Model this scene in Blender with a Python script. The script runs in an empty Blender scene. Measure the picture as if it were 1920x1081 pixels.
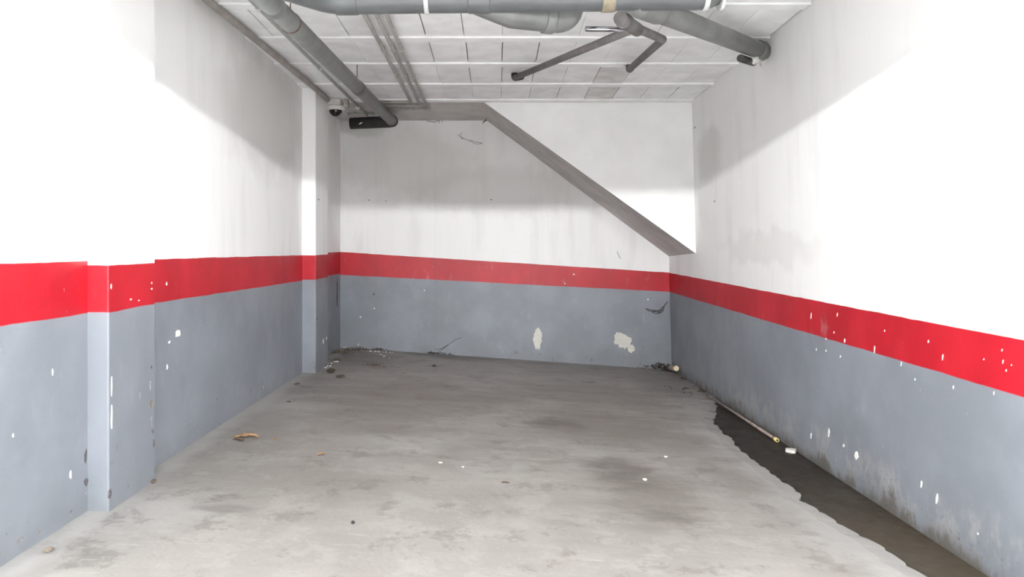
import bpy, bmesh, math, random
from mathutils import Vector, Matrix

# ---------------------------------------------------------------- camera, world, light, exposure
CZ = 1.2                     # camera height; F is the focal length in pixels of the 1920 px frame
F = 1387.0
VX, VY = 930.0, 455.0        # where the bay's long axis vanishes
scene = bpy.context.scene
C = scene.collection
cam_data = bpy.data.cameras.new('camera')
cam = bpy.data.objects.new('camera', cam_data)
C.objects.link(cam)
cam.location = (0, 0, CZ)
cam.rotation_euler = (math.pi / 2, 0, 0)
cam_data.sensor_width = 36
cam_data.lens = 36 * F / 1920
cam_data.shift_x = (960 - VX) / 1920
cam_data.shift_y = -(540.5 - VY) / 1920
cam_data.clip_start = 0.02
scene.camera = cam
world = bpy.data.worlds.new('world')
scene.world = world
world.use_nodes = True
bg = world.node_tree.nodes['Background']
bg.inputs[0].default_value = (.98, .99, 1.0, 1)
bg.inputs[1].default_value = 3.2
scene.cycles.max_bounces = 6
scene.cycles.diffuse_bounces = 5
LAMP = 365.0
scene.view_settings.view_transform = 'Standard'
scene.view_settings.look = 'None'
scene.view_settings.exposure = 0.55
scene.view_settings.gamma = 1.0
scene.view_settings.use_curve_mapping = False
rnd = random.Random(7)

# ---------------------------------------------------------------- geometry of the place
D1, D2 = 6.80, 7.87          # stair side, back wall
XL, XB = -1.645, 1.87

def zfloor(x, d):            # relative to the camera
    t = (x + 1.645) / 3.495
    return (-1.059 - .0065 * d) * (1 - t) + (-1.19 - .0205 * d) * t
def zbed(d): return -1.215 - .0175 * d
def zceil(d): return 1.3 + .028 * (6.8 - d) if d < D1 else 1.3
def xright(z): return 1.80 + (1.3 - z) / 2.65 * .07
def W(x, d, z): return Vector((x, d, z + CZ))
def at(px, py, d): return W((px - VX) * d / F, d, (VY - py) * d / F)
def on_floor(px, py, lift=0.0):
    d = 5.0
    for _ in range(40):
        d = F * -zfloor((px - VX) * d / F, d) / (py - VY)
    p = at(px, py, d); p.z += lift
    return p
def on_bed(px, py, lift=0.0):
    d = 5.0
    for _ in range(40):
        d = F * -zbed(d) / (py - VY)
    p = at(px, py, d); p.z += lift
    return p
def on_right(px, py):
    d = 4.0
    for _ in range(30):
        d = F * xright((VY - py) * d / F) / (px - VX)
    return at(px, py, d)
def on_left(px, py, x): return at(px, py, F * -x / (VX - px))
def on_ceil(px, py, off):
    return at(px, py, F * (1.4904 - off) / (VY - py + 38.8))

# ---------------------------------------------------------------- materials
def nmat(name):
    m = bpy.data.materials.new(name); m.use_nodes = True
    nt = m.node_tree
    return m, nt, nt.nodes['Principled BSDF']
class NB:
    """small node builder"""
    def __init__(s, nt): s.nt = nt; s.N = nt.nodes; s.L = nt.links
    def put(s, sock, v):
        if v is None: return
        if hasattr(v, 'is_linked') or isinstance(v, bpy.types.NodeSocket): s.L.new(v, sock)
        else:
            if isinstance(v, (tuple, list)) and len(v) == 3 and sock.type == 'RGBA': v = (*v, 1)
            sock.default_value = v
    def pos(s): return s.N.new('ShaderNodeNewGeometry').outputs['Position']
    def xyz(s, v):
        n = s.N.new('ShaderNodeSeparateXYZ'); s.put(n.inputs[0], v); return n.outputs
    def math(s, op, a, b=None, c=None, clamp=False):
        n = s.N.new('ShaderNodeMath'); n.operation = op; n.use_clamp = clamp
        for i, v in enumerate((a, b, c)): s.put(n.inputs[i], v)
        return n.outputs[0]
    def vmath(s, op, a, b=None):
        n = s.N.new('ShaderNodeVectorMath'); n.operation = op
        s.put(n.inputs[0], a); s.put(n.inputs[1], b)
        return n.outputs['Value'] if op in ('LENGTH', 'DISTANCE', 'DOT_PRODUCT') else n.outputs[0]
    def ss(s, v, a, b, to0=0.0, to1=1.0):
        n = s.N.new('ShaderNodeMapRange'); n.interpolation_type = 'SMOOTHSTEP'
        s.put(n.inputs['Value'], v)
        n.inputs['From Min'].default_value = a; n.inputs['From Max'].default_value = b
        n.inputs['To Min'].default_value = to0; n.inputs['To Max'].default_value = to1
        return n.outputs['Result']
    def noise(s, v, scale=5, detail=3, rough=.55, col=False, cap=3.5):
        n = s.N.new('ShaderNodeTexNoise'); s.put(n.inputs['Vector'], v)
        n.inputs['Scale'].default_value = scale; n.inputs['Detail'].default_value = min(detail, cap)
        n.inputs['Roughness'].default_value = rough
        return n.outputs['Color' if col else 'Fac']
    def scaled(s, v, x, y, z): return s.vmath('MULTIPLY', v, (x, y, z))
    def mix(s, f, a, b, mode='MIX'):
        n = s.N.new('ShaderNodeMix'); n.data_type = 'RGBA'; n.blend_type = mode
        s.put(n.inputs['Factor'], f); s.put(n.inputs['A'], None)
        s.put([i for i in n.inputs if i.name == 'A' and i.type == 'RGBA'][0], a)
        s.put([i for i in n.inputs if i.name == 'B' and i.type == 'RGBA'][0], b)
        return [o for o in n.outputs if o.type == 'RGBA'][0]
    def bump(s, h, strength, dist=.01):
        n = s.N.new('ShaderNodeBump'); s.put(n.inputs['Height'], h)
        n.inputs['Strength'].default_value = strength; n.inputs['Distance'].default_value = dist
        return n.outputs[0]

WHITE, RED, GREY = (.88, .875, .865), (.50, .007, .018), (.225, .243, .272)

def simple(name, col, rough=.6, var=.12, scale=14, bump=.1, metal=0.0):
    m, nt, b = nmat(name); n = NB(nt)
    p = n.pos(); f = n.noise(p, scale, 4)
    lo = tuple(c * (1 - var) for c in col); hi = tuple(min(1, c * (1 + var)) for c in col)
    n.put(b.inputs['Base Color'], n.mix(n.ss(f, .3, .7), lo, hi))
    b.inputs['Roughness'].default_value = rough
    b.inputs['Metallic'].default_value = metal
    if bump: n.put(b.inputs['Normal'], n.bump(n.noise(p, scale * 6, 3), bump, .003))
    return m

def wall_mat(name, top, bot, kind='side', dirt=1.0, blobs=(), smears=()):
    """painted plaster: white over a red band over grey; band heights are planes a + b x + c y"""
    m, nt, b = nmat(name); n = NB(nt)
    p = n.pos(); s = n.xyz(p)
    z = n.math('SUBTRACT', s[2], CZ)
    wob = n.math('MULTIPLY_ADD', n.noise(p, 5, 3), .010, -.005)
    zz = n.math('ADD', z, wob)
    def line(c):
        v = n.math('MULTIPLY_ADD', s[0], c[1], c[0])
        v = n.math('MULTIPLY_ADD', s[1], c[2], v)
        return n.math('SUBTRACT', zz, v)
    ft = n.ss(line(top), -.002, .002); fb = n.ss(line(bot), -.003, .003)
    # white: faint vertical streaks, soot, roller marks
    st = n.noise(n.scaled(p, 3.2, 3.2, .55), 1.6, 5, .6)
    st2 = n.noise(n.scaled(p, 14, 14, 1.2), 1.5, 3)
    blot = n.noise(p, 1.7, 5, .6)
    w = n.mix(n.math('MULTIPLY', n.ss(st, .48, .75), .55 * dirt), WHITE, (.60, .58, .56))
    w = n.mix(n.math('MULTIPLY', n.ss(st2, .55, .8), .25 * dirt), w, (.66, .645, .62))
    w = n.mix(n.math('MULTIPLY', n.ss(blot, .55, .75), .35 * dirt), w, (.60, .585, .555))
    for (c, r, k, col) in blobs:
        dv = n.vmath('SUBTRACT', n.vmath('ADD', p, n.scaled(n.vmath('SUBTRACT', n.noise(p, 4, 4, col=True), (.5, .5, .5)), .35, .35, .35)), tuple(c))
        dist = n.vmath('LENGTH', n.vmath('DIVIDE', dv, r))
        w = n.mix(n.math('MULTIPLY', n.ss(dist, 1.15, .55), k), w, col)
    g = n.mix(n.ss(n.noise(p, 2.3, 5, .6), .35, .7), tuple(c * .90 for c in GREY), tuple(c * 1.10 for c in GREY))
    r = n.mix(n.ss(n.noise(n.scaled(p, 1, 1, .6), 3.0, 4, .6), .35, .7), (.40, .004, .014), (.50, .009, .022))
    col = n.mix(fb, g, n.mix(ft, r, w))
    for sx in smears:        # vertical drip / panel seams
        dx = n.math('ABSOLUTE', n.math('ADD', n.math('SUBTRACT', s[0], sx), n.math('MULTIPLY_ADD', n.noise(p, 9, 3), .03, -.015)))
        k = n.math('MULTIPLY', n.ss(dx, .016, .002), n.mix(fb, (.10,) * 3, n.mix(ft, (.60,) * 3, (.05,) * 3)))
        col = n.mix(k, col, n.mix(.55, col, (.10, .03, .03)))
    # scuffs: fine pale specks, mostly low
    vor = n.noise(n.scaled(p, 60, 60, 22), 1.0, 2, .5)
    low = n.ss(z, .0, -.35)
    col = n.mix(n.math('MULTIPLY', n.ss(vor, .74, .80), n.math('MULTIPLY', low, .45)), col, (.62, .61, .60))
    scr = n.noise(n.scaled(p, 9, 9, 4), 1.0, 6, .7)
    col = n.mix(n.math('MULTIPLY', n.ss(scr, .60, .78), n.math('MULTIPLY', low, .22)), col, (.42, .42, .43))
    if kind == 'right':      # rising damp along the gutter
        h = n.math('SUBTRACT', z, n.math('MULTIPLY_ADD', s[1], -.0175, -1.215))
        nz = n.noise(n.scaled(p, 5, 5, 3), 2.2, 6, .65)
        hh = n.math('ADD', h, n.math('MULTIPLY_ADD', nz, -.40, .20))
        near = n.ss(s[1], 7.0, 4.8, .25, 1)
        col = n.mix(n.math('MULTIPLY', n.math('MULTIPLY', n.ss(hh, .30, .02), n.ss(nz, .40, .62)), n.math('MULTIPLY', near, .55)), col, (.42, .41, .40))
        col = n.mix(n.math('MULTIPLY', n.ss(hh, .10, -.02), .85), col, (.085, .075, .060))
        spk = n.noise(p, 38, 4, .7)
        col = n.mix(n.math('MULTIPLY', n.ss(spk, .58, .68), n.ss(hh, .22, .0, 0, .8)), col, (.07, .065, .055))
    else:
        h = n.math('SUBTRACT', z, -1.10 if kind == 'side' else -1.20)
        nz = n.noise(p, 3.2, 6, .65)
        hh = n.math('ADD', h, n.math('MULTIPLY_ADD', nz, -.5, .25))
        col = n.mix(n.math('MULTIPLY', n.ss(hh, .12, -.05), .35), col, (.16, .16, .17))
        spk = n.noise(p, 26, 4, .7)
        col = n.mix(n.math('MULTIPLY', n.ss(spk, .63, .70), n.ss(hh, .18, .0, 0, .8)), col, (.10, .095, .10))
    n.put(b.inputs['Base Color'], col)
    n.put(b.inputs['Roughness'], n.mix(ft, (.48,) * 3, (.75,) * 3))
    hb = n.math('MULTIPLY_ADD', n.noise(p, 4.5, 4, .5), 1.6, n.math('MULTIPLY', n.noise(p, 70, 3), .22))
    n.put(b.inputs['Normal'], n.bump(hb, .22, .012))
    return m

M = {}
M['pvc'] = simple('grey_pvc', (.135, .137, .131), .38, .14, 9, .05)
M['pvc_light'] = simple('pale_grey_pvc', (.092, .097, .100), .34, .12, 9, .05)
M['pvc_ring'] = simple('pvc_socket_ring', (.50, .51, .50), .35, .1, 20, .0)
M['pvc_brown'] = simple('dusty_pvc', (.135, .125, .12), .6, .2, 12, .1)
M['dark_pvc'] = simple('dark_pvc', (.030, .028, .028), .5, .2, 15, .1)
M['conduit'] = simple('grey_conduit', (.33, .315, .29), .5, .14, 20, .05)
M['conduit_wall'] = simple('brown_grey_conduit', (.33, .30, .275), .55, .14, 10, .05)
M['conduit_green'] = simple('greenish_conduit', (.36, .38, .35), .5, .12, 20, .05)
M['steel'] = simple('steel', (.42, .42, .44), .25, .1, 20, 0, 1.0)
M['rust'] = simple('rusty_steel', (.12, .075, .055), .8, .3, 40, .2)
M['white_plastic'] = simple('white_plastic', (.62, .60, .57), .4, .08, 10, 0)
M['dome'] = simple('smoked_dome', (.012, .010, .010), .12, .05, 10, 0)
M['tape'] = simple('yellowed_tape', (.24, .205, .145), .6, .2, 30, .2)
M['foam'] = simple('white_foam', (.72, .72, .69), .9, .1, 40, .6)
M['block'] = simple('whitewashed_block', (.90, .902, .905), .85, .06, 6, .35)
M['block_b'] = simple('whitewashed_block_duller', (.86, .86, .86), .85, .07, 6, .35)
M['block_grey'] = simple('mortared_block', (.70, .685, .665), .85, .10, 9, .35)
M['joist'] = simple('whitewashed_joist', (.89, .89, .89), .8, .05, 8, .2)
M['joint'] = simple('ceiling_joint', (.30, .285, .27), .9, .3, 10, .2)
M['aisle_floor'] = simple('pale_bounce_aisle_floor', (.72, .72, .71), .5, .05, 4, .05)  # unseen aisle floor, pale colour added to bounce light onto the bay ceiling
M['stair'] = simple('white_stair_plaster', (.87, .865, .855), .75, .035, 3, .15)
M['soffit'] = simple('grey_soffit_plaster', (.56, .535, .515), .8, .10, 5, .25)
M['plain_white'] = simple('aisle_white', (.89, .89, .89), .8, .05, 3, .1)
M['plaster'] = simple('bare_plaster', (.66, .64, .585), .9, .10, 60, .6)
M['chip_white'] = simple('bare_white_chip', (.78, .77, .74), .9, .06, 60, .2)
M['chip_dark'] = simple('dark_chip', (.12, .11, .115), .95, .4, 60, .5)
M['chip_mid'] = simple('grey_chip', (.24, .235, .24), .95, .3, 60, .4)
M['chip_ochre'] = simple('ochre_chip', (.22, .19, .15), .95, .5, 90, .5)
M['dirt'] = simple('dark_dirt', (.050, .036, .026), .95, .5, 60, .5)
M['leaf'] = simple('dry_leaf', (.30, .18, .09), .8, .35, 50, .3)
M['leaf_dark'] = simple('rotten_leaf', (.11, .075, .05), .85, .4, 50, .3)
M['pebble'] = simple('black_pebble', (.018, .018, .020), .8, .3, 60, .3)
M['web'] = simple('dusty_cobweb', (.075, .07, .07), .95, .3, 80, 0)
M['rod'] = simple('brown_rod', (.27, .215, .185), .5, .3, 30, .2)
M['brass'] = simple('yellow_fitting', (.66, .52, .22), .4, .15, 40, .1)
M['cork'] = simple('pale_cork', (.78, .64, .45), .8, .15, 60, .3)

# floor and gutter bed
def floor_mat():
    m, nt, b = nmat('worn_concrete'); n = NB(nt)
    p = n.pos(); s = n.xyz(p)
    big = n.noise(p, 1.3, 3, .6)
    strk = n.noise(n.scaled(p, .9, 2.4, 1), 1.7, 7, .72, cap=8)
    fine = n.noise(p, 34, 5, .7)
    patch = n.noise(n.scaled(p, 1.5, 1.6, 1), 2.6, 7, .72, cap=8)
    col = n.mix(n.ss(big, .3, .7), (.217, .203, .187), (.272, .258, .240))
    col = n.mix(n.math('MULTIPLY', n.ss(strk, .50, .72), .55), col, (.205, .192, .178))
    col = n.mix(n.math('MULTIPLY', n.ss(patch, .50, .58), .45), col, (.312, .300, .281))
    warp = n.vmath('ADD', p, n.scaled(n.vmath('SUBTRACT', n.noise(n.scaled(p, 1, 2.2, 1), 3.2, 5, .65, col=True), (.5, .5, .5)), .6, .55, 0))
    def blob(px, py, rx, ry, k, c, soft=.35):
        nonlocal col
        o = on_floor(px, py); a = on_floor(px, py + ry); e = on_floor(px, py - ry)
        dv = n.vmath('MULTIPLY', n.vmath('SUBTRACT', warp, (o.x, o.y, o.z)), (F / (rx * o.y), 2 / (e.y - a.y), 0))
        f = n.ss(n.vmath('LENGTH', dv), 1.25, soft)
        col = n.mix(n.math('MULTIPLY', f, k), col, c)
    DK, MID, OIL, LT = (.160, .145, .132), (.215, .20, .185), (.100, .088, .081), (.38, .372, .355)
    blob(960, 700, 330, 40, .35, LT); blob(790, 745, 150, 40, .55, DK); blob(1090, 735, 160, 26, .6, DK); blob(1240, 725, 70, 14, .35, DK)  # first blob lightens the far floor's colour to offset the lamps' falloff
    blob(930, 745, 70, 14, .55, DK); blob(1040, 690, 120, 16, .3, DK); blob(690, 672, 70, 14, .6, DK); blob(880, 668, 130, 9, .55, DK)
    blob(1120, 800, 150, 40, .75, DK); blob(1040, 792, 60, 10, .6, OIL); blob(700, 790, 110, 40, .4, DK)
    blob(1210, 925, 120, 70, .88, DK); blob(1170, 885, 60, 28, .7, OIL); blob(1240, 965, 60, 16, .5, OIL)
    blob(1060, 862, 120, 7, .5, DK); blob(1420, 905, 90, 50, .35, MID); blob(1330, 850, 90, 40, .30, MID)
    blob(560, 800, 150, 60, .25, MID); blob(430, 930, 26, 6, .55, OIL)
    blob(240, 960, 150, 50, .5, LT); blob(80, 1050, 120, 40, .3, LT); blob(1320, 770, 70, 26, .55, LT)
    blob(520, 760, 90, 18, .35, LT); blob(760, 830, 120, 18, .3, LT)
    bl = n.noise(n.scaled(n.vmath('ADD', p, (3, 11, 0)), 1.6, 1.5, 1), 3.0, 7, .76, cap=7)
    col = n.mix(n.math('MULTIPLY', n.ss(bl, .54, .62), .55), col, (.135, .122, .111))
    # straight tyre-like smear
    o = on_floor(420, 953)
    dv = n.vmath('MULTIPLY', n.vmath('SUBTRACT', n.vmath('ADD', p, n.scaled(n.vmath('SUBTRACT', n.noise(p, 9, 4, col=True), (.5, .5, .5)), .06, .06, 0)), (o.x, o.y, o.z)), (F / (68 * o.y), 1 / .055, 0))
    col = n.mix(n.math('MULTIPLY', n.ss(n.vmath('LENGTH', dv), 1.15, .45), .62), col, (.15, .14, .135))
    # lime bloom beside the gutter and along the wall foot
    edge = n.ss(n.math('ADD', s[0], n.math('MULTIPLY_ADD', n.noise(p, 3, 5, .65), .5, -.25)), 1.22, 1.48)
    edge = n.math('MULTIPLY', edge, n.ss(s[1], 5.6, 4.8))
    col = n.mix(n.math('MULTIPLY', edge, .62), col, (.38, .375, .355))
    wl = n.ss(n.math('ADD', s[0], n.math('MULTIPLY_ADD', n.noise(p, 5, 4), .14, -.07)), -1.50, -1.60)
    col = n.mix(n.math('MULTIPLY', wl, .5), col, (.42, .415, .40))
    # fine scratches, pits, specks
    sc = n.noise(n.scaled(p, 2.2, 26, 1), 1.6, 5, .7)
    col = n.mix(n.math('MULTIPLY', n.ss(sc, .60, .74), .30), col, (.24, .215, .195))
    sc2 = n.noise(n.scaled(n.vmath('ADD', p, (7, 3, 0)), 2.0, 22, 1), 1.8, 5, .7)
    col = n.mix(n.math('MULTIPLY', n.ss(sc2, .60, .72), .35), col, (.42, .41, .39))
    col = n.mix(n.math('MULTIPLY', n.ss(fine, .62, .72), .22), col, (.25, .23, .21))
    col = n.mix(n.math('MULTIPLY', n.ss(fine, .38, .28), .30), col, (.42, .41, .39))
    n.put(b.inputs['Base Color'], col)
    n.put(b.inputs['Roughness'], n.ss(strk, .3, .7, .42, .62))
    hb = n.math('MULTIPLY_ADD', n.noise(p, 11, 2, .65), 1.0, n.math('MULTIPLY', fine, .4))
    n.put(b.inputs['Normal'], n.bump(hb, .25, .010))
    return m
def bed_mat():
    m, nt, b = nmat('wet_gutter_bed'); n = NB(nt)
    p = n.pos(); s = n.xyz(p)
    f = n.noise(p, 7, 5, .65)
    col = n.mix(n.ss(f, .35, .68), (.014, .010, .007), (.032, .024, .016))
    nearer = n.ss(n.math('ADD', s[1], n.math('MULTIPLY_ADD', f, 1.2, -.6)), 4.3, 2.9)
    col = n.mix(n.math('MULTIPLY', nearer, .75), col, (.070, .055, .036))
    col = n.mix(n.math('MULTIPLY', n.ss(n.noise(p, 20, 4), .60, .72), .5), col, (.042, .040, .027))
    n.put(b.inputs['Base Color'], col)
    n.put(b.inputs['Roughness'], n.ss(f, .35, .65, .40, .70))
    b.inputs['Specular IOR Level'].default_value = .35
    n.put(b.inputs['Normal'], n.bump(n.noise(p, 16, 4), .25, .008))
    return m
M['floor'] = floor_mat(); M['bed'] = bed_mat()

patch = (.50, .49, .455); soot = (.55, .53, .515)
LB = (-.046, 0, -.0093), (-.247, 0, -.0119)
M['wall_left'] = wall_mat('left_wall_paint', LB[0], LB[1], 'side', .35,
    blobs=[((XL, 5.4, CZ + .9), (.6, 1.1, .45), .5, soot)])
M['pil1'] = wall_mat('pilaster_paint', (-.091, 0, 0), (-.279, 0, 0), 'side', .4)
M['pil2'] = wall_mat('rear_pilaster_paint', (-.105, 0, 0), (-.312, 0, 0), 'side', .6)
M['wall_nook'] = wall_mat('corner_wall_paint', (-.095, 0, 0), (-.325, 0, 0), 'side', .8)
tb = -(.318 - .0965) / 3.529; bb = -(.522 - .34) / 3.529
M['wall_back'] = wall_mat('back_wall_paint', (-.0965 + tb * 1.657, tb, 0), (-.34 + bb * 1.657, bb, 0), 'back', .45,
    blobs=[((-1.0, D2, CZ + .85), (.9, .6, .45), .45, soot), ((.0, D2, CZ + .55), (1.0, .6, .30), .35, soot), ((-1.5, D2, CZ + 1.25), (.4, .5, .15), .5, (.45, .45, .42))],
    smears=[(x - VX) * D2 / F for x in (705, 816, 996, 1170)])
rc = on_right(1430, 465)
M['wall_right'] = wall_mat('right_wall_paint', (-.351, 0, .0042), (-.549, 0, .0034), 'right', .35,
    blobs=[(rc, (.5, 1.0, .13), .35, (.66, .65, .62)), (on_right(1330, 290), (.4, .42, .26), .45, (.58, .565, .55))])  # second blob puts the shadow near the stair face into the wall colour

# ---------------------------------------------------------------- mesh helpers
def link(name, me, mat, parent=None):
    o = bpy.data.objects.new(name, me); C.objects.link(o)
    if mat is not None and not me.materials: me.materials.append(mat)
    if parent: o.parent = parent
    return o
def from_bm(name, bm, mat, parent=None, smooth=False):
    me = bpy.data.meshes.new(name)
    bmesh.ops.recalc_face_normals(bm, faces=bm.faces)
    bm.to_mesh(me); bm.free()
    if smooth:
        for p in me.polygons: p.use_smooth = True
    return link(name, me, mat, parent)
def hexa(name, v8, mat, parent=None, bevel=0):
    """v8: bottom four (ccw) then top four"""
    bm = bmesh.new(); v = [bm.verts.new(p) for p in v8]
    for f in ((3, 2, 1, 0), (4, 5, 6, 7), (0, 1, 5, 4), (1, 2, 6, 5), (2, 3, 7, 6), (3, 0, 4, 7)):
        bm.faces.new([v[i] for i in f])
    if bevel: bmesh.ops.bevel(bm, geom=list(bm.edges), offset=bevel, segments=2, affect='EDGES', profile=.5)
    return from_bm(name, bm, mat, parent)
def box(name, x0, x1, y0, y1, z0, z1, mat, parent=None, bevel=0):   # z relative to camera
    a, b_ = z0 + CZ, z1 + CZ
    return hexa(name, [(x0, y0, a), (x1, y0, a), (x1, y1, a), (x0, y1, a), (x0, y0, b_), (x1, y0, b_), (x1, y1, b_), (x0, y1, b_)], mat, parent, bevel)
def fillet(pts, r):
    pts = [Vector(p) for p in pts]; out = [pts[0]]
    for i in range(1, len(pts) - 1):
        a, b_, c = pts[i - 1], pts[i], pts[i + 1]
        u, v = (a - b_).normalized(), (c - b_).normalized()
        ang = u.angle(v)
        t = min(r / max(math.tan(ang / 2), .05), (a - b_).length * .49, (c - b_).length * .49)
        for k in range(9):
            q = k / 8
            out.append((b_ + u * t) * (1 - q) ** 2 + b_ * 2 * q * (1 - q) + (b_ + v * t) * q * q)
    return out + [pts[-1]]
def tube_bm(pts, rad, seg=20, bm=None):
    bm = bm or bmesh.new()
    pts = [Vector(p) for p in pts]
    rads = rad if isinstance(rad, (list, tuple)) else [rad] * len(pts)
    t0 = (pts[1] - pts[0]).normalized()
    up = Vector((0, 0, 1)) if abs(t0.z) < .9 else Vector((0, 1, 0))
    nrm = (up - t0 * up.dot(t0)).normalized(); prev = t0; rings = []
    for i, p in enumerate(pts):
        t = (pts[min(i + 1, len(pts) - 1)] - pts[max(i - 1, 0)]).normalized()
        nrm = prev.rotation_difference(t) @ nrm; prev = t
        nrm = (nrm - t * nrm.dot(t)).normalized(); bi = t.cross(nrm)
        rings.append([bm.verts.new(p + (nrm * math.cos(a) + bi * math.sin(a)) * rads[i]) for a in (2 * math.pi * k / seg for k in range(seg))])
    for a, b_ in zip(rings, rings[1:]):
        for k in range(seg): bm.faces.new((a[k], a[(k + 1) % seg], b_[(k + 1) % seg], b_[k]))
    bm.faces.new(list(reversed(rings[0]))); bm.faces.new(rings[-1])
    return bm
def tube(name, pts, rad, mat, parent=None, r=None, seg=20):
    if r: pts = fillet(pts, r)
    o = from_bm(name, tube_bm(pts, rad, seg), mat, parent, True)
    me = o.data
    for p in me.polygons:
        if len(p.vertices) > 4: p.use_smooth = False
    return o
def ring(name, a, b_, s, w, rad, mat, parent):   # a short collar at fraction s of a->b
    a, b_ = Vector(a), Vector(b_); t = (b_ - a).normalized(); c = a.lerp(b_, s)
    return tube(name, [c - t * w / 2, c - t * w * .42, c + t * w * .42, c + t * w / 2], [rad * .97, rad, rad, rad * .97], mat, parent)
def tag(o, label, cat, group=None, kind=None):
    o['label'] = label; o['category'] = cat
    if group: o['group'] = group
    if kind: o['kind'] = kind
    return o
def thing(name, loc, label, cat, group=None):
    o = bpy.data.objects.new(name, None); C.objects.link(o); o.empty_display_size = .05
    o.location = loc
    return tag(o, label, cat, group)
def struct(o, label, cat): return tag(o, label, cat, kind='structure')
def adopt(root):
    """parts were built in world space: keep them there under a located Empty"""
    inv = Matrix.Translation(root.location).inverted()
    for ch in root.children: ch.matrix_parent_inverse = inv

def decal(name, c, u, v, nrm, w, h, mat, parent, seed=0, thick=.002, rough=.35, n=11):
    """small irregular flake of real thickness lying on a surface"""
    r_ = random.Random(seed); bm = bmesh.new(); u, v, nrm = Vector(u).normalized(), Vector(v).normalized(), Vector(nrm).normalized()
    lo, hi = [], []
    for k in range(n):
        a = 2 * math.pi * k / n; q = 1 - rough * r_.random()
        p = c + u * (math.cos(a) * w / 2 * q) + v * (math.sin(a) * h / 2 * q)
        lo.append(bm.verts.new(p - nrm * .004)); hi.append(bm.verts.new(p + nrm * thick))
    for k in range(n): bm.faces.new((lo[k], lo[(k + 1) % n], hi[(k + 1) % n], hi[k]))
    bm.faces.new(hi); bm.faces.new(list(reversed(lo)))
    return from_bm(name, bm, mat, parent)

# ---------------------------------------------------------------- structure: floor
edge_px = [(1342, 752), (1344, 762), (1337, 791), (1350, 799), (1358, 811), (1372, 818), (1387, 840), (1410, 855), (1432, 873), (1462, 893), (1480, 906), (1501, 922),
           (1501, 932), (1524, 944), (1550, 962), (1595, 987), (1625, 1003), (1652, 1019), (1709, 1056), (1746, 1081)]
edge = sorted([(p.y, p.x) for p in (on_floor(*q) for q in edge_px)])
def edge_x(d):
    if d >= edge[-1][0]: return 1.95 if d > edge[-1][0] + .05 else edge[-1][1] + .1
    if d <= edge[0][0]: base = edge[0][1]
    else:
        for (a, xa), (b_, xb) in zip(edge, edge[1:]):
            if a <= d <= b_:
                base = xa + (xb - xa) * (d - a) / max(b_ - a, 1e-6); break
    return base + .006 * math.sin(d * 17) + .006 * math.sin(d * 41 + 1) + .004 * math.sin(d * 83)
bm = bmesh.new(); rows = []; ys = []
d = 2.2
while d < 7.98:
    ys.append(d); d += (.03 if d < 6.3 else .08)
COLS = [-1.9 + 2.9 * k / 20 for k in range(21)]
for d in ys:
    ex = edge_x(d) if d > .2 else 1.95
    xs = COLS + [1.0 + (ex - 1.0) * k / 6 for k in range(1, 7)]
    rr = []
    for i, x in enumerate(xs):
        drop = .012 if (i == len(xs) - 1 and .2 < d < edge[-1][0]) else 0
        rr.append(bm.verts.new(W(x, d, zfloor(x, d) - drop)))
    rr.append(bm.verts.new(W(ex - .01, d, zfloor(ex, d) - .10)))
    rows.append(rr)
for a, b_ in zip(rows, rows[1:]):
    for k in range(len(a) - 1): bm.faces.new((a[k], a[k + 1], b_[k + 1], b_[k]))
floor = from_bm('floor', bm, M['floor'])
struct(floor, 'worn stained grey concrete floor of the parking bay', 'floor')
bed_v = []
bm = bmesh.new(); prev = None
for k in range(61):
    d = 2.2 + 5.7 * k / 60
    a, b_ = bm.verts.new(W(1.30, d, zbed(d) - .004)), bm.verts.new(W(2.05, d, zbed(d)))
    if prev: bm.faces.new((prev[0], prev[1], b_, a))
    prev = (a, b_)
bed = from_bm('gutter_bed', bm, M['bed'], floor)
bed['label'] = 'dark wet muddy gutter between concrete floor edge and wall'
def floor_piece(x0, x1, d0, d1):
    z = lambda x, d: zfloor(x, max(d, 0)) - .002
    return hexa('aisle_slab', [W(x0, d0, -2), W(x1, d0, -2), W(x1, d1, -2), W(x0, d1, -2), W(x0, d0, z(x0, d0)), W(x1, d0, z(x1, d0)), W(x1, d1, z(x1, d1)), W(x0, d1, z(x0, d1))], M['aisle_floor'], floor)
floor_piece(-6, 6, -7.5, 2.2); floor_piece(-6, -1.85, 2.2, D2); floor_piece(2.1, 6, 2.2, D2)
# walls
T = 1.75                                   # tops run up past the ceiling
wl = bmesh.new()
wall_left = box('wall_left', XL - .2, XL, 2.2, 6.6, -1.5, T, M['wall_left'])
struct(wall_left, 'long white side wall with red stripe, grey dado and two pilasters', 'wall')
nook = box('wall_corner', XL - .2, -1.656, 6.6, D2 + .1, -1.5, T, M['wall_nook'], wall_left)
pl1 = box('pilaster', XL - .1, -1.56, 2.98, 3.385, -1.5, T, M['pil1'], wall_left, .006)
pl2 = box('pilaster', XL - .1, -1.53, 6.28, 6.74, -1.5, T, M['pil2'], wall_left, .006)
wall_back = box('wall_back', -6, 6, D2, D2 + .2, -1.6, T, M['wall_back'])
struct(wall_back, 'white end wall with sloping red stripe over grey dado', 'wall')
zb, zt = -1.6, T
wall_right = hexa('wall_right', [(xright(zb), 2.2, zb + CZ), (2.2, 2.2, zb + CZ), (2.2, D2 + .1, zb + CZ), (xright(zb), D2 + .1, zb + CZ),
                                 (xright(zt), 2.2, zt + CZ), (2.2, 2.2, zt + CZ), (2.2, D2 + .1, zt + CZ), (xright(zt), D2 + .1, zt + CZ)], M['wall_right'])
struct(wall_right, 'scuffed white side wall with red stripe and grey dado above the wet gutter', 'wall')
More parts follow.
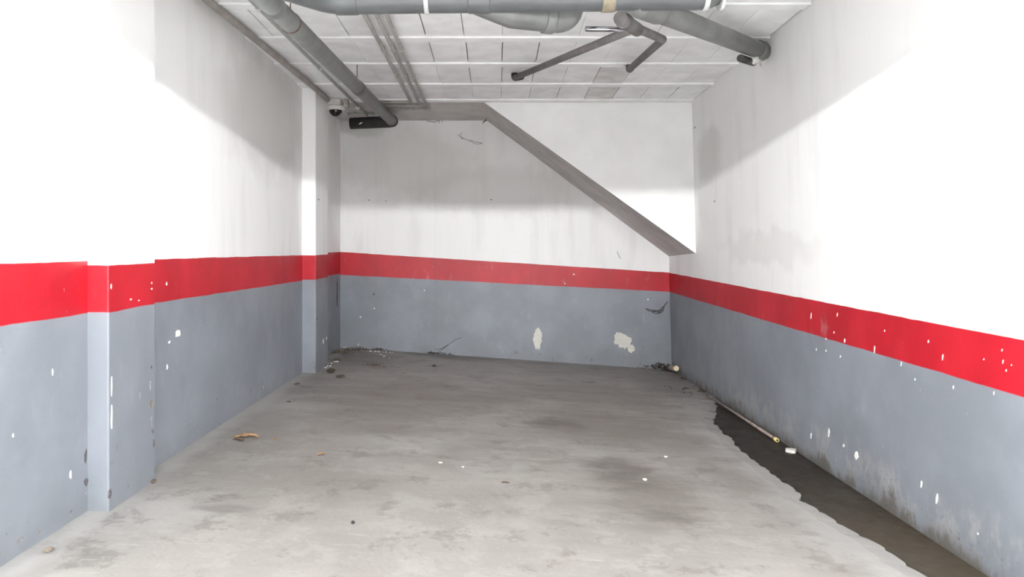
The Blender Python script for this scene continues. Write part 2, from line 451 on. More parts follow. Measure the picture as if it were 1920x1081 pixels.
# stair flight descending along the back wall: white side face, greyer underside
v = [W(-.123, D1, 1.30), W(1.93, D1, -.165), W(1.93, D1, 1.7), W(-.123, D1, 1.7),
     W(-.085, D2 + .02, 1.29), W(1.96, D2 + .02, -.235), W(1.96, D2 + .02, 1.7), W(-.085, D2 + .02, 1.7)]
bm = bmesh.new(); vs = [bm.verts.new(p) for p in v]
for f in ((0, 1, 2, 3), (7, 6, 5, 4), (1, 5, 6, 2), (2, 6, 7, 3), (3, 7, 4, 0)): bm.faces.new([vs[i] for i in f])
sf = bm.faces.new((vs[4], vs[5], vs[1], vs[0]))
bmesh.ops.recalc_face_normals(bm, faces=bm.faces)
me = bpy.data.meshes.new('wall_stair'); bm.to_mesh(me); bm.free()
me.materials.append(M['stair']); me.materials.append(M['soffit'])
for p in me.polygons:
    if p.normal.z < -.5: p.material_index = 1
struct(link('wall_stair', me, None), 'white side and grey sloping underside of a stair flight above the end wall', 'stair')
# ceiling: slab, joists, hollow blocks
def slab_pts(y0, y1, o0, o1): return [W(-1.9, y0, zceil(y0) + o0), W(2.1, y0, zceil(y0) + o0), W(2.1, y1, zceil(y1 - 1e-6) + o0), W(-1.9, y1, zceil(y1 - 1e-6) + o0),
                                      W(-1.9, y0, zceil(y0) + o1), W(2.1, y0, zceil(y0) + o1), W(2.1, y1, zceil(y1 - 1e-6) + o1), W(-1.9, y1, zceil(y1 - 1e-6) + o1)]
ceiling = hexa('ceiling', slab_pts(2.2, D1, .02, .22), M['joint'])
struct(ceiling, 'whitewashed ceiling of hollow blocks between concrete joists', 'ceiling')
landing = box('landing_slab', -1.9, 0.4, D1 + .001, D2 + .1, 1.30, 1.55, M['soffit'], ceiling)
joists = [6.745, 6.155, 5.53, 4.90, 4.27] + [4.27 - .62 * k for k in range(1, 4)]
for jd in joists:
    a, b_ = jd - .045, jd + .045
    hexa('joist', [W(-1.75, a, zceil(a) - .012), W(1.92, a, zceil(a) - .012), W(1.92, b_, zceil(b_) - .012), W(-1.75, b_, zceil(b_) - .012),
                   W(-1.75, a, zceil(a) + .05), W(1.92, a, zceil(a) + .05), W(1.92, b_, zceil(b_) + .05), W(-1.75, b_, zceil(b_) + .05)], M['joist'], ceiling)
block_mesh = {}
def block(w, l, mat):
    key = (round(w, 4), round(l, 2), mat)
    if key not in block_mesh:
        bm = bmesh.new(); bmesh.ops.create_cube(bm, size=1)
        for q in bm.verts: q.co = Vector((q.co.x * w, q.co.y * l, q.co.z * .06 + .03))
        ed = [e for e in bm.edges if all(q.co.z < .01 for q in e.verts)]
        bmesh.ops.bevel(bm, geom=ed, offset=.0018, segments=1, affect='EDGES')
        me = bpy.data.meshes.new('ceiling_block'); bm.to_mesh(me); bm.free(); me.materials.append(M[mat]); block_mesh[key] = me
    return block_mesh[key]
tilt = math.atan(-.028)
for k in range(len(joists) - 1):
    far, nea = joists[k] - .046, joists[k + 1] + .046
    l = far - nea; yc = (far + nea) / 2; off = rnd.uniform(-.012, .012)
    for i in range(-8, 8):
        xc = .05 + .125 + .25 * i + off
        if xc < -1.75 or xc > 1.90: continue
        mat = rnd.choice(['block', 'block', 'block_b'])
        if i == 3 and k in (0, 1, 2) : mat = 'block_grey' if k < 2 else 'block_b'
        gap = rnd.choice([.0015, .0025, .003, .0045, .006, .0075])
        o = link('ceiling_block', block(.25 - gap, l, mat), None, ceiling)
        o.location = W(xc + rnd.uniform(-.001, .001), yc, zceil(yc) + rnd.uniform(-.003, .003)); o.rotation_euler = (tilt, 0, 0)
# beam across the mouth of the bay, driving aisle and the bays on either side
MOUTH = 2.2
beam = box('ceiling_beam', -6, 6, 1.95, MOUTH, .941, 1.9, M['plain_white'])
struct(beam, 'white concrete beam across the mouth of the bay', 'beam')
ac = box('ceiling_aisle', -6, 6, -7.5, 1.95, 1.36, 1.6, M['plain_white'])
struct(ac, 'plain white ceiling over the driving aisle', 'ceiling')
for x0, x1 in ((-6, -1.86), (2.25, 6)):
    box('side_slab', x0, x1, MOUTH, D2, 1.40, 1.6, M['plain_white'], ac)
aw = box('wall_aisle', -6, 6, -7.7, -7.5, -1.8, 1.6, M['plain_white'])
struct(aw, 'plain white wall across the driving aisle', 'wall')

# ---------------------------------------------------------------- lamps in the aisle
em = bpy.data.materials.new('lit_tube'); em.use_nodes = True
nt = em.node_tree; e = nt.nodes['Principled BSDF']
e.inputs['Base Color'].default_value = (1, 1, 1, 1); e.inputs['Emission Color'].default_value = (.975, .99, 1, 1); e.inputs['Emission Strength'].default_value = LAMP
LD, LZ = -1.5, 1.2755
for x, where in ((0.0, 'straight across from the bay'), (-2.2, 'over the aisle on the striped pilaster side'), (2.2, 'over the aisle on the gutter side'), (-4.4, 'furthest along the aisle on the striped pilaster side'), (4.4, 'furthest along the aisle on the gutter side')):
    t = thing('fluorescent_lamp', W(x, LD, 1.36), 'white fluorescent batten lamp ' + where, 'lamp', 'lamps of the driving aisle')
    box('lamp_housing', x - .65, x + .65, LD - .04, LD + .04, LZ + .045, 1.36, M['white_plastic'], t, .004)
    for s_ in (-1, 1): box('tube_holder', x + s_ * .63 - .012, x + s_ * .63 + .012, LD - .025, LD + .025, LZ - .02, LZ + .046, M['white_plastic'], t)
    tube('lamp_diffuser', [W(x - .62, LD, LZ), W(x + .62, LD, LZ)], .036, em, t, seg=12)
    adopt(t)

# ---------------------------------------------------------------- pipes under the ceiling
# long drain running from the end wall towards the aisle, hung from the ceiling
A, B = W(-1.037, 7.45, 1.219), W(-1.025, 2.3, 1.056)
t = thing('drain_pipe', A, 'large grey drain pipe along the ceiling ending in a black elbow', 'pipe')
tube('pipe', [A, B], .0505, M['pvc'], t, seg=28)
el = tube('dark_elbow', [A + Vector((0, -.12, -.004)), A, W(-1.47, 7.47, 1.205)], .058, M['dark_pvc'], t, r=.07, seg=24)
el['label'] = 'black elbow and stub turned sideways at the pipe end'
st = decal('sticker', W(-1.355, 7.408, 1.197), (1, 0, .5), (-.5, 0, 1), (0, -1, 0), .05, .017, M['chip_white'], t, 5)
for s_ in (.03, .36, .785): ring('socket_ring', A, B, s_, .07, .0545, M['pvc'], t)
for dd in (3.7, 5.5):
    c = A.lerp(B, (7.45 - dd) / 5.15)
    ring('pipe_clamp', A, B, (7.45 - dd) / 5.15, .018, .0535, M['rust'], t)
    tube('hanger_rod', [c + Vector((0, 0, .045)), Vector((c.x, c.y, zceil(dd) + CZ + .004))], .003, M['rust'], t, seg=8)
adopt(t)
# cross pipe
P0, P1, P2, P3 = W(-1.01, 2.93, 1.074), W(-.72, 3.25, 1.066), W(1.004, 3.25, 1.086), W(1.004, 3.27, 1.41)
t = thing('collector_pipe', W(0, 3.25, 1.07), 'thick pale grey drain pipe crossing below the ceiling with pale socket rings', 'pipe')
tube('pipe', [P0, P1, P2, P3], .062, M['pvc_light'], t, r=.13, seg=32)
for px_, w_, m_ in ((650, .10, 'pvc_light'), (800, .020, 'pvc_ring'), (898, .10, 'pvc_light'), (1150, .02, 'pvc_light'), (1322, .022, 'pvc_ring'), (1352, .016, 'pvc_ring')):
    x = (px_ - VX) * 3.25 / F
    ring('socket_ring', P1, P2, (x + .72) / 1.724, w_, .0655, M[m_], t)
ring('tape_wrap', P1, P2, ((1140 - VX) * 3.25 / F + .72) / 1.724, .058, .0668, M['tape'], t)
bp = fillet([at(835, -4, 3.25), at(960, 28, 3.36), at(1068, 40, 3.46), at(1082, 36, 3.52) + Vector((0, .06, .38))], .10)
br = tube('branch_fitting', bp, [.022] + [.060] * (len(bp) - 1), M['pvc'], t, seg=28)
ring('branch_collar', at(960, 30, 3.36), at(1068, 40, 3.46), .62, .05, .066, M['pvc'], t)
adopt(t)
# branch towards the gutter wall
Q0, Q1 = W(.60, 3.25, 1.062), W(1.80, 4.95, 1.272)
t = thing('wall_drain_pipe', Q1, 'grey drain pipe slanting from the cross pipe into the gutter wall', 'pipe')
tube('pipe', [Q0, Q1 + (Q1 - Q0) * .02], .054, M['pvc'], t, seg=28)
ring('socket', Q0, Q1, .09, .20, .064, M['pvc'], t)
ring('socket', Q0, Q1, .94, .13, .0605, M['pvc'], t)
s0 = Q0.lerp(Q1, .80) + Vector((-.03, .02, -.075))
tube('side_spigot', [s0, s0 + (Q1 - Q0) * .13], .024, M['dark_pvc'], t, seg=16)
adopt(t)
f_ = [Vector((xright(1.26), 4.95 + a, CZ + 1.272 + b_)) for a, b_ in ((0, 0),)][0]
bm = bmesh.new(); bmesh.ops.create_icosphere(bm, subdivisions=3, radius=1)
for q in bm.verts:
    k = 1 + .22 * math.sin(q.co.y * 9) * math.cos(q.co.z * 7 + 1)
    q.co = f_ + Vector((q.co.x * .014 * k - .004, q.co.y * .085 * k + .02, q.co.z * .075 * k - .008))
tag(from_bm('foam_seal', bm, M['foam'], None, True), 'white foam filler around the drain pipe where it enters the gutter wall', 'sealant')
bm = bmesh.new(); bmesh.ops.create_icosphere(bm, subdivisions=3, radius=1)
g_ = at(1413, 113, 4.78)
for q in bm.verts:
    k = 1 + .3 * math.sin(q.co.x * 7 + 1) * math.cos(q.co.y * 8) + .2 * math.sin(q.co.z * 11)
    q.co = g_ + Vector((q.co.x * .038 * k, q.co.y * .025 * k, q.co.z * .020 * k))
tag(from_bm('foam_lump', bm, M['foam'], None, True), 'small white foam lump below the slanting drain pipe end', 'sealant')
# thin waste pipes
H0 = at(1172, 46, 3.62)
t = thing('waste_pipe_fitting', H0, 'short dusty branch fitting where two thin waste pipes meet below the cross pipe', 'pipe fitting')
tube('hub', [at(1163, 34, 3.50), at(1195, 56, 3.78)], .034, M['pvc_brown'], t, seg=20)
ring('hub_collar', at(1163, 34, 3.50), at(1195, 56, 3.78), .25, .07, .040, M['pvc_brown'], t)
tube('steel_stub', [at(1098, 54, 3.66), at(1182, 55, 3.70)], .0135, M['steel'], t, seg=16)
adopt(t)
e1 = on_ceil(965, 146, .035)
t = thing('waste_pipe', e1, 'long straight thin grey waste pipe rising to an elbow in the ceiling', 'pipe', 'thin waste pipes')
tube('pipe', [at(1188, 54, 3.76), e1 + Vector((.0, -.02, -.004))], .022, M['pvc_brown'], t, seg=16)
tube('elbow', [e1 + Vector((.05, -.10, -.01)), e1, Vector((e1.x, e1.y, zceil(e1.y) + CZ + .002))], .027, M['dark_pvc'], t, r=.03, seg=16)
adopt(t)
k0, k1, e2 = at(1192, 52, 3.77), at(1243, 74, 4.22), on_ceil(1180, 130, .045)
t = thing('waste_pipe', e2, 'crooked thin grey waste pipe with a bend below the ceiling', 'pipe', 'thin waste pipes')
tube('pipe', [k0, k1, e2], .0235, M['pvc_brown'], t, r=.05, seg=16)
tube('elbow', [e2 + (k1 - e2).normalized() * .07, e2, Vector((e2.x, e2.y + .01, zceil(e2.y) + CZ + .002))], .0275, M['pvc_brown'], t, r=.03, seg=16)
adopt(t)
# three conduits side by side
for k, (x, dend, lab) in enumerate(((-.772, 6.72, 'thin grey ceiling conduit turning off first, beside the big drain pipe'),
                                    (-.704, 6.86, 'thin grey ceiling conduit between two parallel conduits'),
                                    (-.645, 7.06, 'thin grey ceiling conduit reaching furthest towards the end wall, outermost of three'))):
    t = thing('conduit', W(x, dend, 1.29), lab, 'conduit', 'three parallel ceiling conduits')
    off = .016
    tube('pipe', [W(x, 2.25, zceil(2.25) - off - .012), W(x, min(dend, 6.70), zceil(6.7) - off - .010), W(x, dend, 1.3 - off - .006), W(-1.16, dend, 1.3 - off - .006)], .0125, M['conduit'], t, r=.03, seg=12)
    for dd in (5.08, 5.82):
        z = zceil(dd) - off - .012
        tube('clip', [W(x, dd - .02, z), W(x, dd + .02, z)], .0165, M['conduit_green'], t, seg=12)
        box('clip_foot', x - .008, x + .008, dd - .01, dd + .01, z + .01, zceil(dd) + .002, M['conduit_green'], t)
    adopt(t)
# conduit beside the big drain
t = thing('cable_conduit', W(-1.31, 5.5, 1.27), 'pale greenish conduit running beside the big drain pipe', 'conduit')
gp = [W(-1.36, 2.5, zceil(2.5) - .04), W(-1.35, 4.11, zceil(4.11) - .04), W(-1.31, 5.53, zceil(5.53) - .04), W(-1.278, 7.36, 1.264)]
tube('pipe', gp, .013, M['conduit_green'], t, seg=12)
for dd, x in ((5.50, -1.311), (6.9, -1.287), (4.2, -1.348)):
    z = zceil(dd) - .04
    tube('clip', [W(x, dd - .015, z), W(x, dd + .015, z)], .018, M['white_plastic'], t, seg=12)
    box('clip_foot', x - .008, x + .008, dd - .01, dd + .01, z + .01, zceil(dd) + .002, M['white_plastic'], t)
adopt(t)
t = thing('stub_conduit', W(-1.38, 7.38, 1.285), 'short pale conduit crossing just above the black elbow', 'conduit')
tube('pipe', [W(-1.47, 7.33, 1.276), W(-1.20, 7.33, 1.272)], .011, M['conduit_green'], t, seg=12)
tube('drop', [W(-1.40, 7.33, 1.276), W(-1.40, 7.33, 1.302)], .010, M['conduit_green'], t, seg=10)
adopt(t)
t = thing('wall_conduit', W(-1.58, 4.1, 1.34), 'brown grey pipe tucked into the corner of ceiling and striped pilaster wall', 'pipe')
tube('pipe', [W(-1.612, 2.3, zceil(2.3) - .032), W(-1.598, 4.1, zceil(4.1) - .032), W(-1.503, 6.26, zceil(6.26) - .032), W(-1.497, 6.58, zceil(6.58) - .032)], .0225, M['conduit_wall'], t, r=.1, seg=16)
adopt(t)
# dome camera on the rear pilaster
cx, cd = -1.452, 6.70
t = thing('dome_camera', W(cx, cd, 1.2), 'white security camera with black dome under the ceiling at the rear pilaster', 'camera')
box('mount_box', cx - .055, cx + .055, cd - .05, cd + .06, 1.235, 1.300, M['white_plastic'], t, .008)
tube('base_ring', [W(cx, cd, 1.240), W(cx, cd, 1.230), W(cx, cd, 1.205), W(cx, cd, 1.198)], [.075, .082, .082, .074], M['white_plastic'], t, seg=32)
box('side_bracket', -1.535, cx - .04, cd - .035, cd + .03, 1.205, 1.262, M['white_plastic'], t, .005)
bm = bmesh.new(); bmesh.ops.create_uvsphere(bm, u_segments=28, v_segments=16, radius=.058)
bmesh.ops.delete(bm, geom=[q for q in bm.verts if q.co.z > .012], context='VERTS')
bmesh.ops.translate(bm, verts=bm.verts, vec=W(cx, cd, 1.200))
dm = from_bm('dome', bm, M['dome'], t, True); dm['label'] = 'smoked black dome'
box('cable_box', cx + .072, cx + .118, cd - .02, cd + .03, 1.225, 1.302, M['conduit_wall'], t, .006)
adopt(t)

# ---------------------------------------------------------------- wear on the walls
UL, NL = (0, 1, 0), (1, 0, 0)
def left_chip(px, py, w, h, mat, x=XL, name='paint_chip', par=None, seed=None, rough=.45):
    p = on_left(px, py, x)
    k = p.y / F
    # a pixel across covers more wall than a pixel up: the wall recedes
    wy = .72 * w * k * p.y / -x
    return decal(name, p, UL, (0, 0, 1), NL, wy, h * k, M[mat], par or wall_left, seed or int(px * 7 + py), .0022, rough)
for a in ((333, 624, 18, 20, 'chip_white'), (317, 641, 7, 8, 'chip_white'), (313, 688, 4, 12, 'chip_white'), (312, 532, 4, 9, 'chip_white'), (404, 748, 7, 14, 'chip_mid'),
          (98, 697, 4, 16, 'chip_white'), (24, 816, 5, 9, 'chip_white'), (132, 890, 6, 22, 'chip_white'), (160, 856, 8, 34, 'chip_dark'), (161, 903, 14, 18, 'chip_dark'), (160, 925, 6, 8, 'chip_mid'),
          (38, 1012, 26, 10, 'chip_mid'), (72, 996, 12, 14, 'chip_mid'), (495, 728, 5, 14, 'chip_mid'), (470, 732, 8, 6, 'chip_mid'), (374, 805, 18, 5, 'chip_mid'), (355, 795, 8, 5, 'chip_mid')):
    left_chip(*a)
for a in ((283, 757, 9, 20, 'chip_ochre'), (283, 688, 5, 8, 'chip_dark'), (282, 722, 3, 26, 'chip_mid'), (284, 790, 3, 24, 'chip_mid'), (286, 808, 5, 12, 'chip_dark'), (288, 832, 4, 22, 'chip_dark'),
          (263, 741, 3, 15, 'chip_mid'), (219, 840, 5, 10, 'chip_mid'), (210, 868, 60 * .25, 3, 'chip_mid'), (209, 724, 3.2, 44, 'chip_white'), (209, 780, 4.5, 54, 'chip_white'), (206, 925, 9, 22, 'chip_dark'),
          (284, 541, 5, 4, 'chip_white'), (245, 561, 5, 4, 'chip_white'), (260, 563, 4, 3, 'chip_white'), (208, 536, 3, 12, 'chip_white'), (284, 530, 3, 5, 'chip_white')):
    left_chip(*a, x=-1.56, par=pl1)
left_chip(594, 597, 3, 7, 'chip_dark', x=-1.53, par=pl2); left_chip(597, 374, 3, 3, 'chip_dark', x=-1.53, par=pl2)
left_chip(632, 552, 4, 82, 'chip_dark', x=-1.656, par=nook, rough=.6)
left_chip(606, 640, 3, 12, 'chip_white', x=-1.53, par=pl2); left_chip(612, 634, 2.5, 8, 'chip_white', x=-1.53, par=pl2)
NR = Vector((-1, 0, -.0264)).normalized()
def right_chip(px, py, w, h, mat, rough=.45):
    p = on_right(px, py); k = p.y / F
    return decal('paint_chip', p, (0, 1, 0), (-.0264, -.22, 1), NR, w * .6 * k * p.y / p.x, h * k, M[mat], wall_right, int(px * 5 + py), .0022, rough)
for a in ((1521, 592, 3, 15), (1570, 590, 3, 9), (1584, 638, 4, 11), (1640, 654, 3, 17), (1690, 682, 3, 11), (1768, 668, 4, 15), (1881, 678, 3, 11), (1887, 694, 4, 6), (1659, 620, 3, 5),
          (1879, 656, 4, 6), (1741, 640, 3, 7), (1788, 725, 4, 9), (1864, 736, 4, 9), (1716, 711, 3, 6), (1549, 635, 3, 5), (1564, 623, 3, 5), (1531, 655, 3, 7), (1549, 657, 3, 6), (1576, 668, 4, 6),
          (1845, 673, 3, 4), (1897, 684, 3, 4), (1554, 811, 6, 20), (1521, 816, 5, 14), (1606, 852, 16, 22), (1757, 935, 8, 26), (1728, 908, 6, 18), (1582, 835, 6, 8), (1834, 1000, 6, 6)):
    right_chip(*a, 'chip_white')
right_chip(1340, 377, 3, 4, 'chip_dark'); right_chip(1303, 239, 3, 5, 'chip_dark')
def back_chip(px, py, w, h, mat, name='paint_chip', seed=None, rough=.35, d=D2, par=None, n=13, th=.003):
    k = d / F
    return decal(name, at(px, py, d), (1, 0, 0), (0, 0, 1), (0, -1, 0), w * k, h * k, M[mat], par or wall_back, seed or int(px * 3 + py), th, rough, n)
for q_, a in enumerate(((1008, 635, 19, 46), (1160, 634, 22, 28), (1171, 640, 30, 30), (1183, 653, 16, 18))):
    o = back_chip(*a, 'plaster', 'plaster_patch', rough=.30, n=24, th=.002 + .0012 * q_); o['label'] = 'cream filler patch on the grey dado'
for a in ((701, 551, 5, 5, 'chip_dark'), (784, 611, 3, 3, 'chip_dark'), (796, 544, 3, 2, 'chip_white'), (676, 594, 4, 3, 'chip_white'), (702, 578, 3, 3, 'chip_white'), (1215, 561, 4, 3, 'chip_white'), (1059, 531, 3, 3, 'chip_white'),
          (1076, 514, 4, 3, 'chip_white'), (724, 377, 3, 2, 'chip_mid'), (692, 375, 5, 2, 'chip_mid'), (921, 374, 3, 3, 'chip_dark'), (672, 645, 2, 4, 'chip_white')):
    back_chip(*a)
# cobwebs, spider dirt and a wall crack: dark dusty strands
def strands(name, runs, rad, label, par=None):
    bm = bmesh.new()
    for r_ in runs: tube_bm(r_, rad, 5, bm)
    o = from_bm(name, bm, M['web'])
    return tag(o, label, 'cobweb', 'cobwebs')
def bw(pts, d=D2 - .004, sag=0): return [at(x, y, d - .006 * math.sin(i * 2.1) ** 2) for i, (x, y) in enumerate(pts)]
strands('cobweb', [bw([(858, 252), (866, 258), (880, 264), (893, 270), (905, 269)]), bw([(866, 248), (862, 255), (868, 261)]), bw([(880, 262), (892, 266), (904, 268)])], .0022, 'dusty cobweb strands sagging on the end wall under the ceiling soffit')
strands('cobweb', [bw([(1210, 578), (1226, 582), (1238, 586)]), bw([(1212, 580), (1230, 588), (1243, 580), (1246, 572), (1252, 565)]), bw([(1222, 584), (1236, 582), (1244, 574)]), bw([(1234, 588), (1242, 584), (1245, 576)]), bw([(1216, 580), (1238, 583)]), bw([(1225, 585), (1240, 580)])], .0042, 'dark dusty cobweb on the grey dado near the gutter corner')
strands('cobweb', [bw([(822, 660), (838, 648), (853, 637), (866, 632)]), bw([(818, 655), (828, 653), (840, 646)])], .0026, 'dark crack line slanting up from the foot of the end wall')  # a crack line in the wall, drawn as raised strands
strands('cobweb', [bw([(1157, 471), (1160, 478), (1163, 485)])], .0025, 'tiny dark cobweb thread on white plaster under the stair underside')
strands('cobweb', [bw([(800, 227), (815, 229), (826, 224), (830, 229)]), bw([(818, 221), (824, 227), (822, 231)])], .003, 'dusty cobweb tuft where the ceiling soffit meets the end wall')
strands('cobweb', [[at(905, 231, 7.75), at(909, 226, 7.72), at(912, 222, 7.7)], [at(906, 228, 7.75), at(914, 225, 7.72)]], .004, 'dark cobweb knot at the upper bend of the stair soffit')

# ---------------------------------------------------------------- loose things on the floor
# rod along the gutter wall
r0, r1 = on_bed(1326, 746, .030), on_bed(1452, 826, .016)
r0.x = min(r0.x, 1.835); r1.x = min(r1.x, 1.835)
t = thing('metal_rod', r1, 'thin brown rod with yellow tip lying in the gutter against the wall', 'rod')
tube('shaft', [r0, r1], .0095, M['rod'], t, seg=12)
dr = (r1 - r0).normalized()
tip = tube('tip', [r1 - dr * .006, r1 + dr * .05], .0135, M['brass'], t, seg=12); tip['label'] = 'yellow end fitting'
tube('tip_hole', [r1 + dr * .049, r1 + dr * .052], .007, M['dark_pvc'], t, seg=10)
tube('collar', [r0 + dr * .10, r0 + dr * .12], .012, M['conduit'], t, seg=12)
adopt(t)
def flake(name, p, w, h, mat, label, cat, seed=1, thick=.006, rot=0, group=None, rough=.4):
    u = Vector((math.cos(rot), math.sin(rot), 0)); v_ = Vector((-math.sin(rot), math.cos(rot), 0))
    o = decal(name, p, u, v_, (0, 0, 1), w, h, M[mat], None, seed, thick, rough)
    return tag(o, label, cat, group)
flake('plaster_flake', on_bed(1483, 847), .075, .07, 'plaster', 'pale plaster flake in the gutter just past the rod tip', 'flake', 4, .018)
def lump(name, p, r_, mat, label, cat, seed=1, sq=.55, group=None):
    q_ = random.Random(seed); bm = bmesh.new(); bmesh.ops.create_icosphere(bm, subdivisions=2, radius=1)
    for q in bm.verts: q.co = Vector((q.co.x * r_[0], q.co.y * r_[1], q.co.z * r_[2])) * q_.uniform(.72, 1.1)
    mn = min(q.co.z for q in bm.verts)
    bmesh.ops.translate(bm, verts=bm.verts, vec=Vector(p) - Vector((0, 0, mn * .8)))
    return tag(from_bm(name, bm, M[mat], None, False), label, cat, group)
# cork-like stub in the corner
p = W(1.828, 7.50, -1.272)
t = thing('wooden_stub', p, 'round pale cut end of a stick leaning in the gutter corner', 'stick')
e_ = W(1.815, 7.82, zfloor(1.815, 7.82) + .03)
tube('stick_body', [p, e_], .028, M['rod'], t, seg=18)
dv_ = (e_ - p).normalized()
tube('cut_face', [p - dv_ * .006, p + dv_ * .001], [.0255, .0275], M['cork'], t, seg=18)
adopt(t)
lump('dirt_clump', on_floor(621, 698), (.036, .045, .022), 'dirt', 'dark brown dirt clump on the floor beside the rear pilaster foot', 'dirt', 3)
lump('pebble', on_floor(662, 981), (.009, .010, .007), 'pebble', 'tiny black pebble alone on pale concrete', 'pebble', 5)
lump('pebble', on_floor(90, 1034), (.016, .020, .010), 'chip_ochre', 'small brownish pebble at the foot of the striped pilaster wall', 'pebble', 8)
lump('pebble', on_floor(288, 905), (.012, .014, .012), 'leaf_dark', 'small reddish pebble against the front pilaster foot', 'pebble', 9)
lump('dirt_clump', on_floor(814, 686), (.022, .03, .008), 'dirt', 'flat dark dirt speck on the floor before the middle of the end wall', 'dirt', 12)
lump('dirt_clump', on_floor(638, 706), (.04, .05, .008), 'leaf_dark', 'thin brown dirt smear in front of the rear pilaster', 'dirt', 13)
flake('paint_flake', on_floor(826, 867), .026, .016, 'chip_white', 'thin white paint flake on the open floor, longest of the white flakes', 'flake', 6, .003)
flake('paint_flake', on_floor(868, 875), .015, .013, 'chip_white', 'small white paint flake on the open floor beside a longer one', 'flake', 7, .003)
flake('paint_flake', on_floor(1209, 899), .024, .030, 'chip_white', 'roundish white paint flake on the dark oil stain', 'flake', 8, .005)
flake('paint_flake', on_floor(1248, 856), .022, .026, 'chip_white', 'small white flake on the floor near the gutter edge', 'flake', 9, .004)
def leaf(p, L, wd, mat, label, rot, seed):
    r_ = random.Random(seed); bm = bmesh.new(); rows_ = []
    for k in range(9):
        t_ = k / 8; w_ = wd * math.sin(math.pi * min(1, t_ * .94 + .05)) ** .8 * (1 + .5 * r_.uniform(-1, 1))
        z = .002 + L * (.05 * math.sin(t_ * 3.0) + .04 * r_.random())
        rows_.append([bm.verts.new(((t_ - .5) * L, s_ * w_ / 2, z + L * (.07 * abs(s_) + .03 * r_.random()))) for s_ in (-1, -.5, 0, .5, 1)])
    for a, b_ in zip(rows_, rows_[1:]):
        for k in range(4): bm.faces.new((a[k], a[k + 1], b_[k + 1], b_[k]))
    ret = bmesh.ops.extrude_face_region(bm, geom=list(bm.faces))
    bmesh.ops.translate(bm, verts=[g for g in ret['geom'] if isinstance(g, bmesh.types.BMVert)], vec=(0, 0, .0012))
    bmesh.ops.rotate(bm, verts=bm.verts, cent=(0, 0, 0), matrix=Matrix.Rotation(rot, 3, 'Z'))
    mn = min(q.co.z for q in bm.verts)
    bmesh.ops.translate(bm, verts=bm.verts, vec=Vector(p) - Vector((0, 0, mn)))
    o = from_bm('dry_leaf', bm, M[mat])
    return tag(o, label, 'leaf', 'dry leaves on the floor')
leaf(on_floor(462, 820), .13, .075, 'leaf', 'curled orange brown dry leaf on the floor beside the striped wall', .15, 1)
leaf(on_floor(448, 825), .085, .045, 'leaf_dark', 'darker half of a broken dry leaf touching the orange one', -.5, 2)
leaf(on_floor(516, 823), .030, .028, 'leaf', 'small tan leaf scrap a hand from the orange leaf', .4, 3)
leaf(on_floor(602, 852), .045, .030, 'leaf', 'faint tan leaf scrap on open concrete', .1, 4)
leaf(on_floor(1287, 728), .055, .05, 'leaf_dark', 'dark leaf on the floor before the gutter corner', .2, 5)
leaf(on_floor(1313, 734), .05, .05, 'leaf_dark', 'dark leaf beside the far end of the rod', .1, 6)
leaf(on_floor(557, 720), .045, .05, 'leaf_dark', 'dark leaf fragment close to the wall between the pilasters', .5, 7)
leaf(on_floor(541, 753), .035, .03, 'leaf_dark', 'tiny dark leaf fragment out from the wall between the pilasters', -.3, 8)
leaf(on_floor(948, 905), .040, .016, 'leaf_dark', 'thin dark leaf sliver in the middle of the floor', -.2, 9)
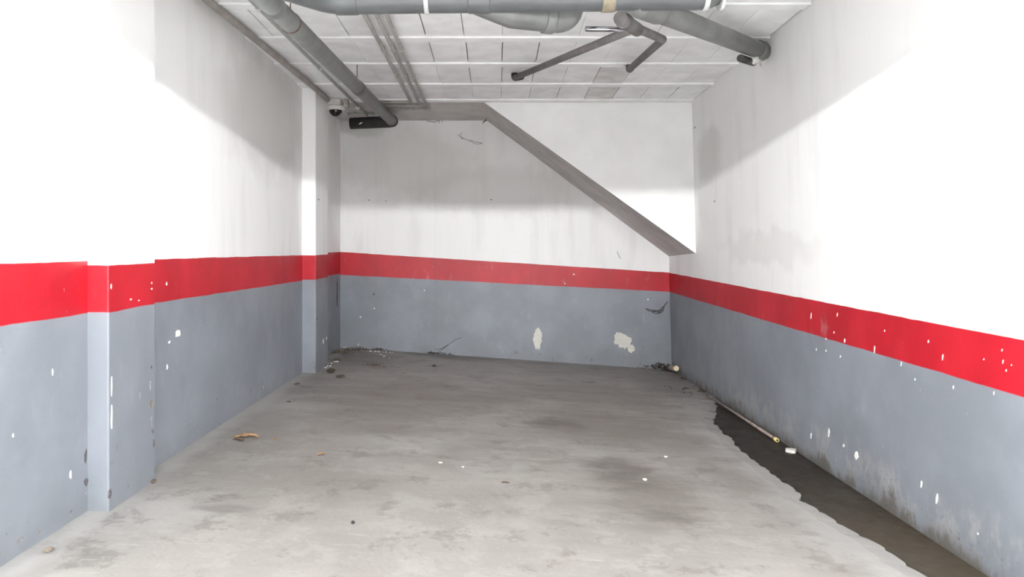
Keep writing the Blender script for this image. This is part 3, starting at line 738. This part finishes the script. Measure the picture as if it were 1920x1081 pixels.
def litter(name, spots, label, seed, mat='dirt', hp=.01):
    r_ = random.Random(seed); bm = bmesh.new()
    for (px_, py_, sx, sy, n_) in spots:
        c = on_floor(px_, py_)
        for _ in range(n_):
            q = c + Vector((r_.gauss(0, sx), r_.gauss(0, sy), 0))
            q.y = min(q.y, D2 - .03); q.x = max(min(q.x, 1.83), -1.63 if q.y > 6.76 else -1.50)
            q.z = zfloor(q.x, q.y) + CZ + r_.uniform(.001, .014) + hp * math.exp(-((q.x - c.x) / (2 * sx)) ** 2) * r_.random()
            m_ = Matrix.Rotation(r_.uniform(0, 6.3), 3, 'Z') @ Matrix.Rotation(r_.uniform(-.5, .5), 3, 'X')
            L, w_ = r_.uniform(.012, .045), r_.uniform(.006, .018)
            a = [q + m_ @ Vector(v_) for v_ in ((-L / 2, 0, 0), (0, -w_ / 2, .001), (L / 2, 0, .002), (0, w_ / 2, .001), (0, 0, .007))]
            vv = [bm.verts.new(v_) for v_ in a]
            for f in ((0, 1, 4), (1, 2, 4), (2, 3, 4), (3, 0, 4), (3, 2, 1, 0)): bm.faces.new([vv[i] for i in f])
    o = from_bm(name, bm, M[mat]); tag(o, label, 'litter', kind='stuff')
litter('leaf_litter', [(1243, 693, .09, .05, 150), (1232, 690, .05, .05, 60), (1262, 696, .03, .03, 40)], 'dark leaf litter heaped at the foot of the end wall by the gutter corner', 1, hp=.06)
litter('leaf_litter', [(640, 662, .05, .05, 60), (658, 657, .07, .04, 60), (628, 676, .03, .03, 30), (676, 655, .06, .03, 30), (703, 686, .06, .03, 30), (712, 656, .05, .02, 25)], 'brown leaf litter gathered in the corner beside the rear pilaster', 2, 'leaf_dark')
litter('leaf_litter', [(810, 661, .02, .03, 25), (830, 664, .06, .02, 20)], 'few dark crumbs at the foot of the end wall under the slanting crack', 3)
litter('leaf_litter', [(1300, 712, .05, .08, 14), (1320, 735, .03, .08, 16), (1275, 735, .1, .1, 10)], 'scattered dark crumbs on the floor near the gutter corner', 4)
# crumbling white mortar along the foot of the rear pilaster and end wall
def crumble(name, runs, label, seed):
    r_ = random.Random(seed); bm = bmesh.new()
    for (a, b_, n_) in runs:
        pa, pb = on_floor(*a), on_floor(*b_)
        for k in range(n_):
            c = pa.lerp(pb, r_.random()) + Vector((r_.gauss(0, .014), r_.gauss(0, .014), 0))
            c.z = zfloor(c.x, c.y) + CZ; s_ = r_.uniform(.003, .009)
            m_ = bmesh.ops.create_icosphere(bm, subdivisions=1, radius=s_, matrix=Matrix.Translation(c))
            for q in m_['verts']: q.co = c + (q.co - c) * r_.uniform(.6, 1.2) * 1.0
    tag(from_bm(name, bm, M['chip_white']), label, 'crumbs', kind='stuff')
crumble('mortar_crumbs', [((585, 697), (612, 687), 40), ((612, 687), (634, 676), 16)], 'white crumbled mortar along the foot of the rear pilaster', 1)
crumble('mortar_crumbs', [((640, 651), (668, 654), 26), ((680, 657), (735, 661), 26), ((712, 663), (728, 672), 10)], 'white crumbled mortar along the foot of the end wall', 2)
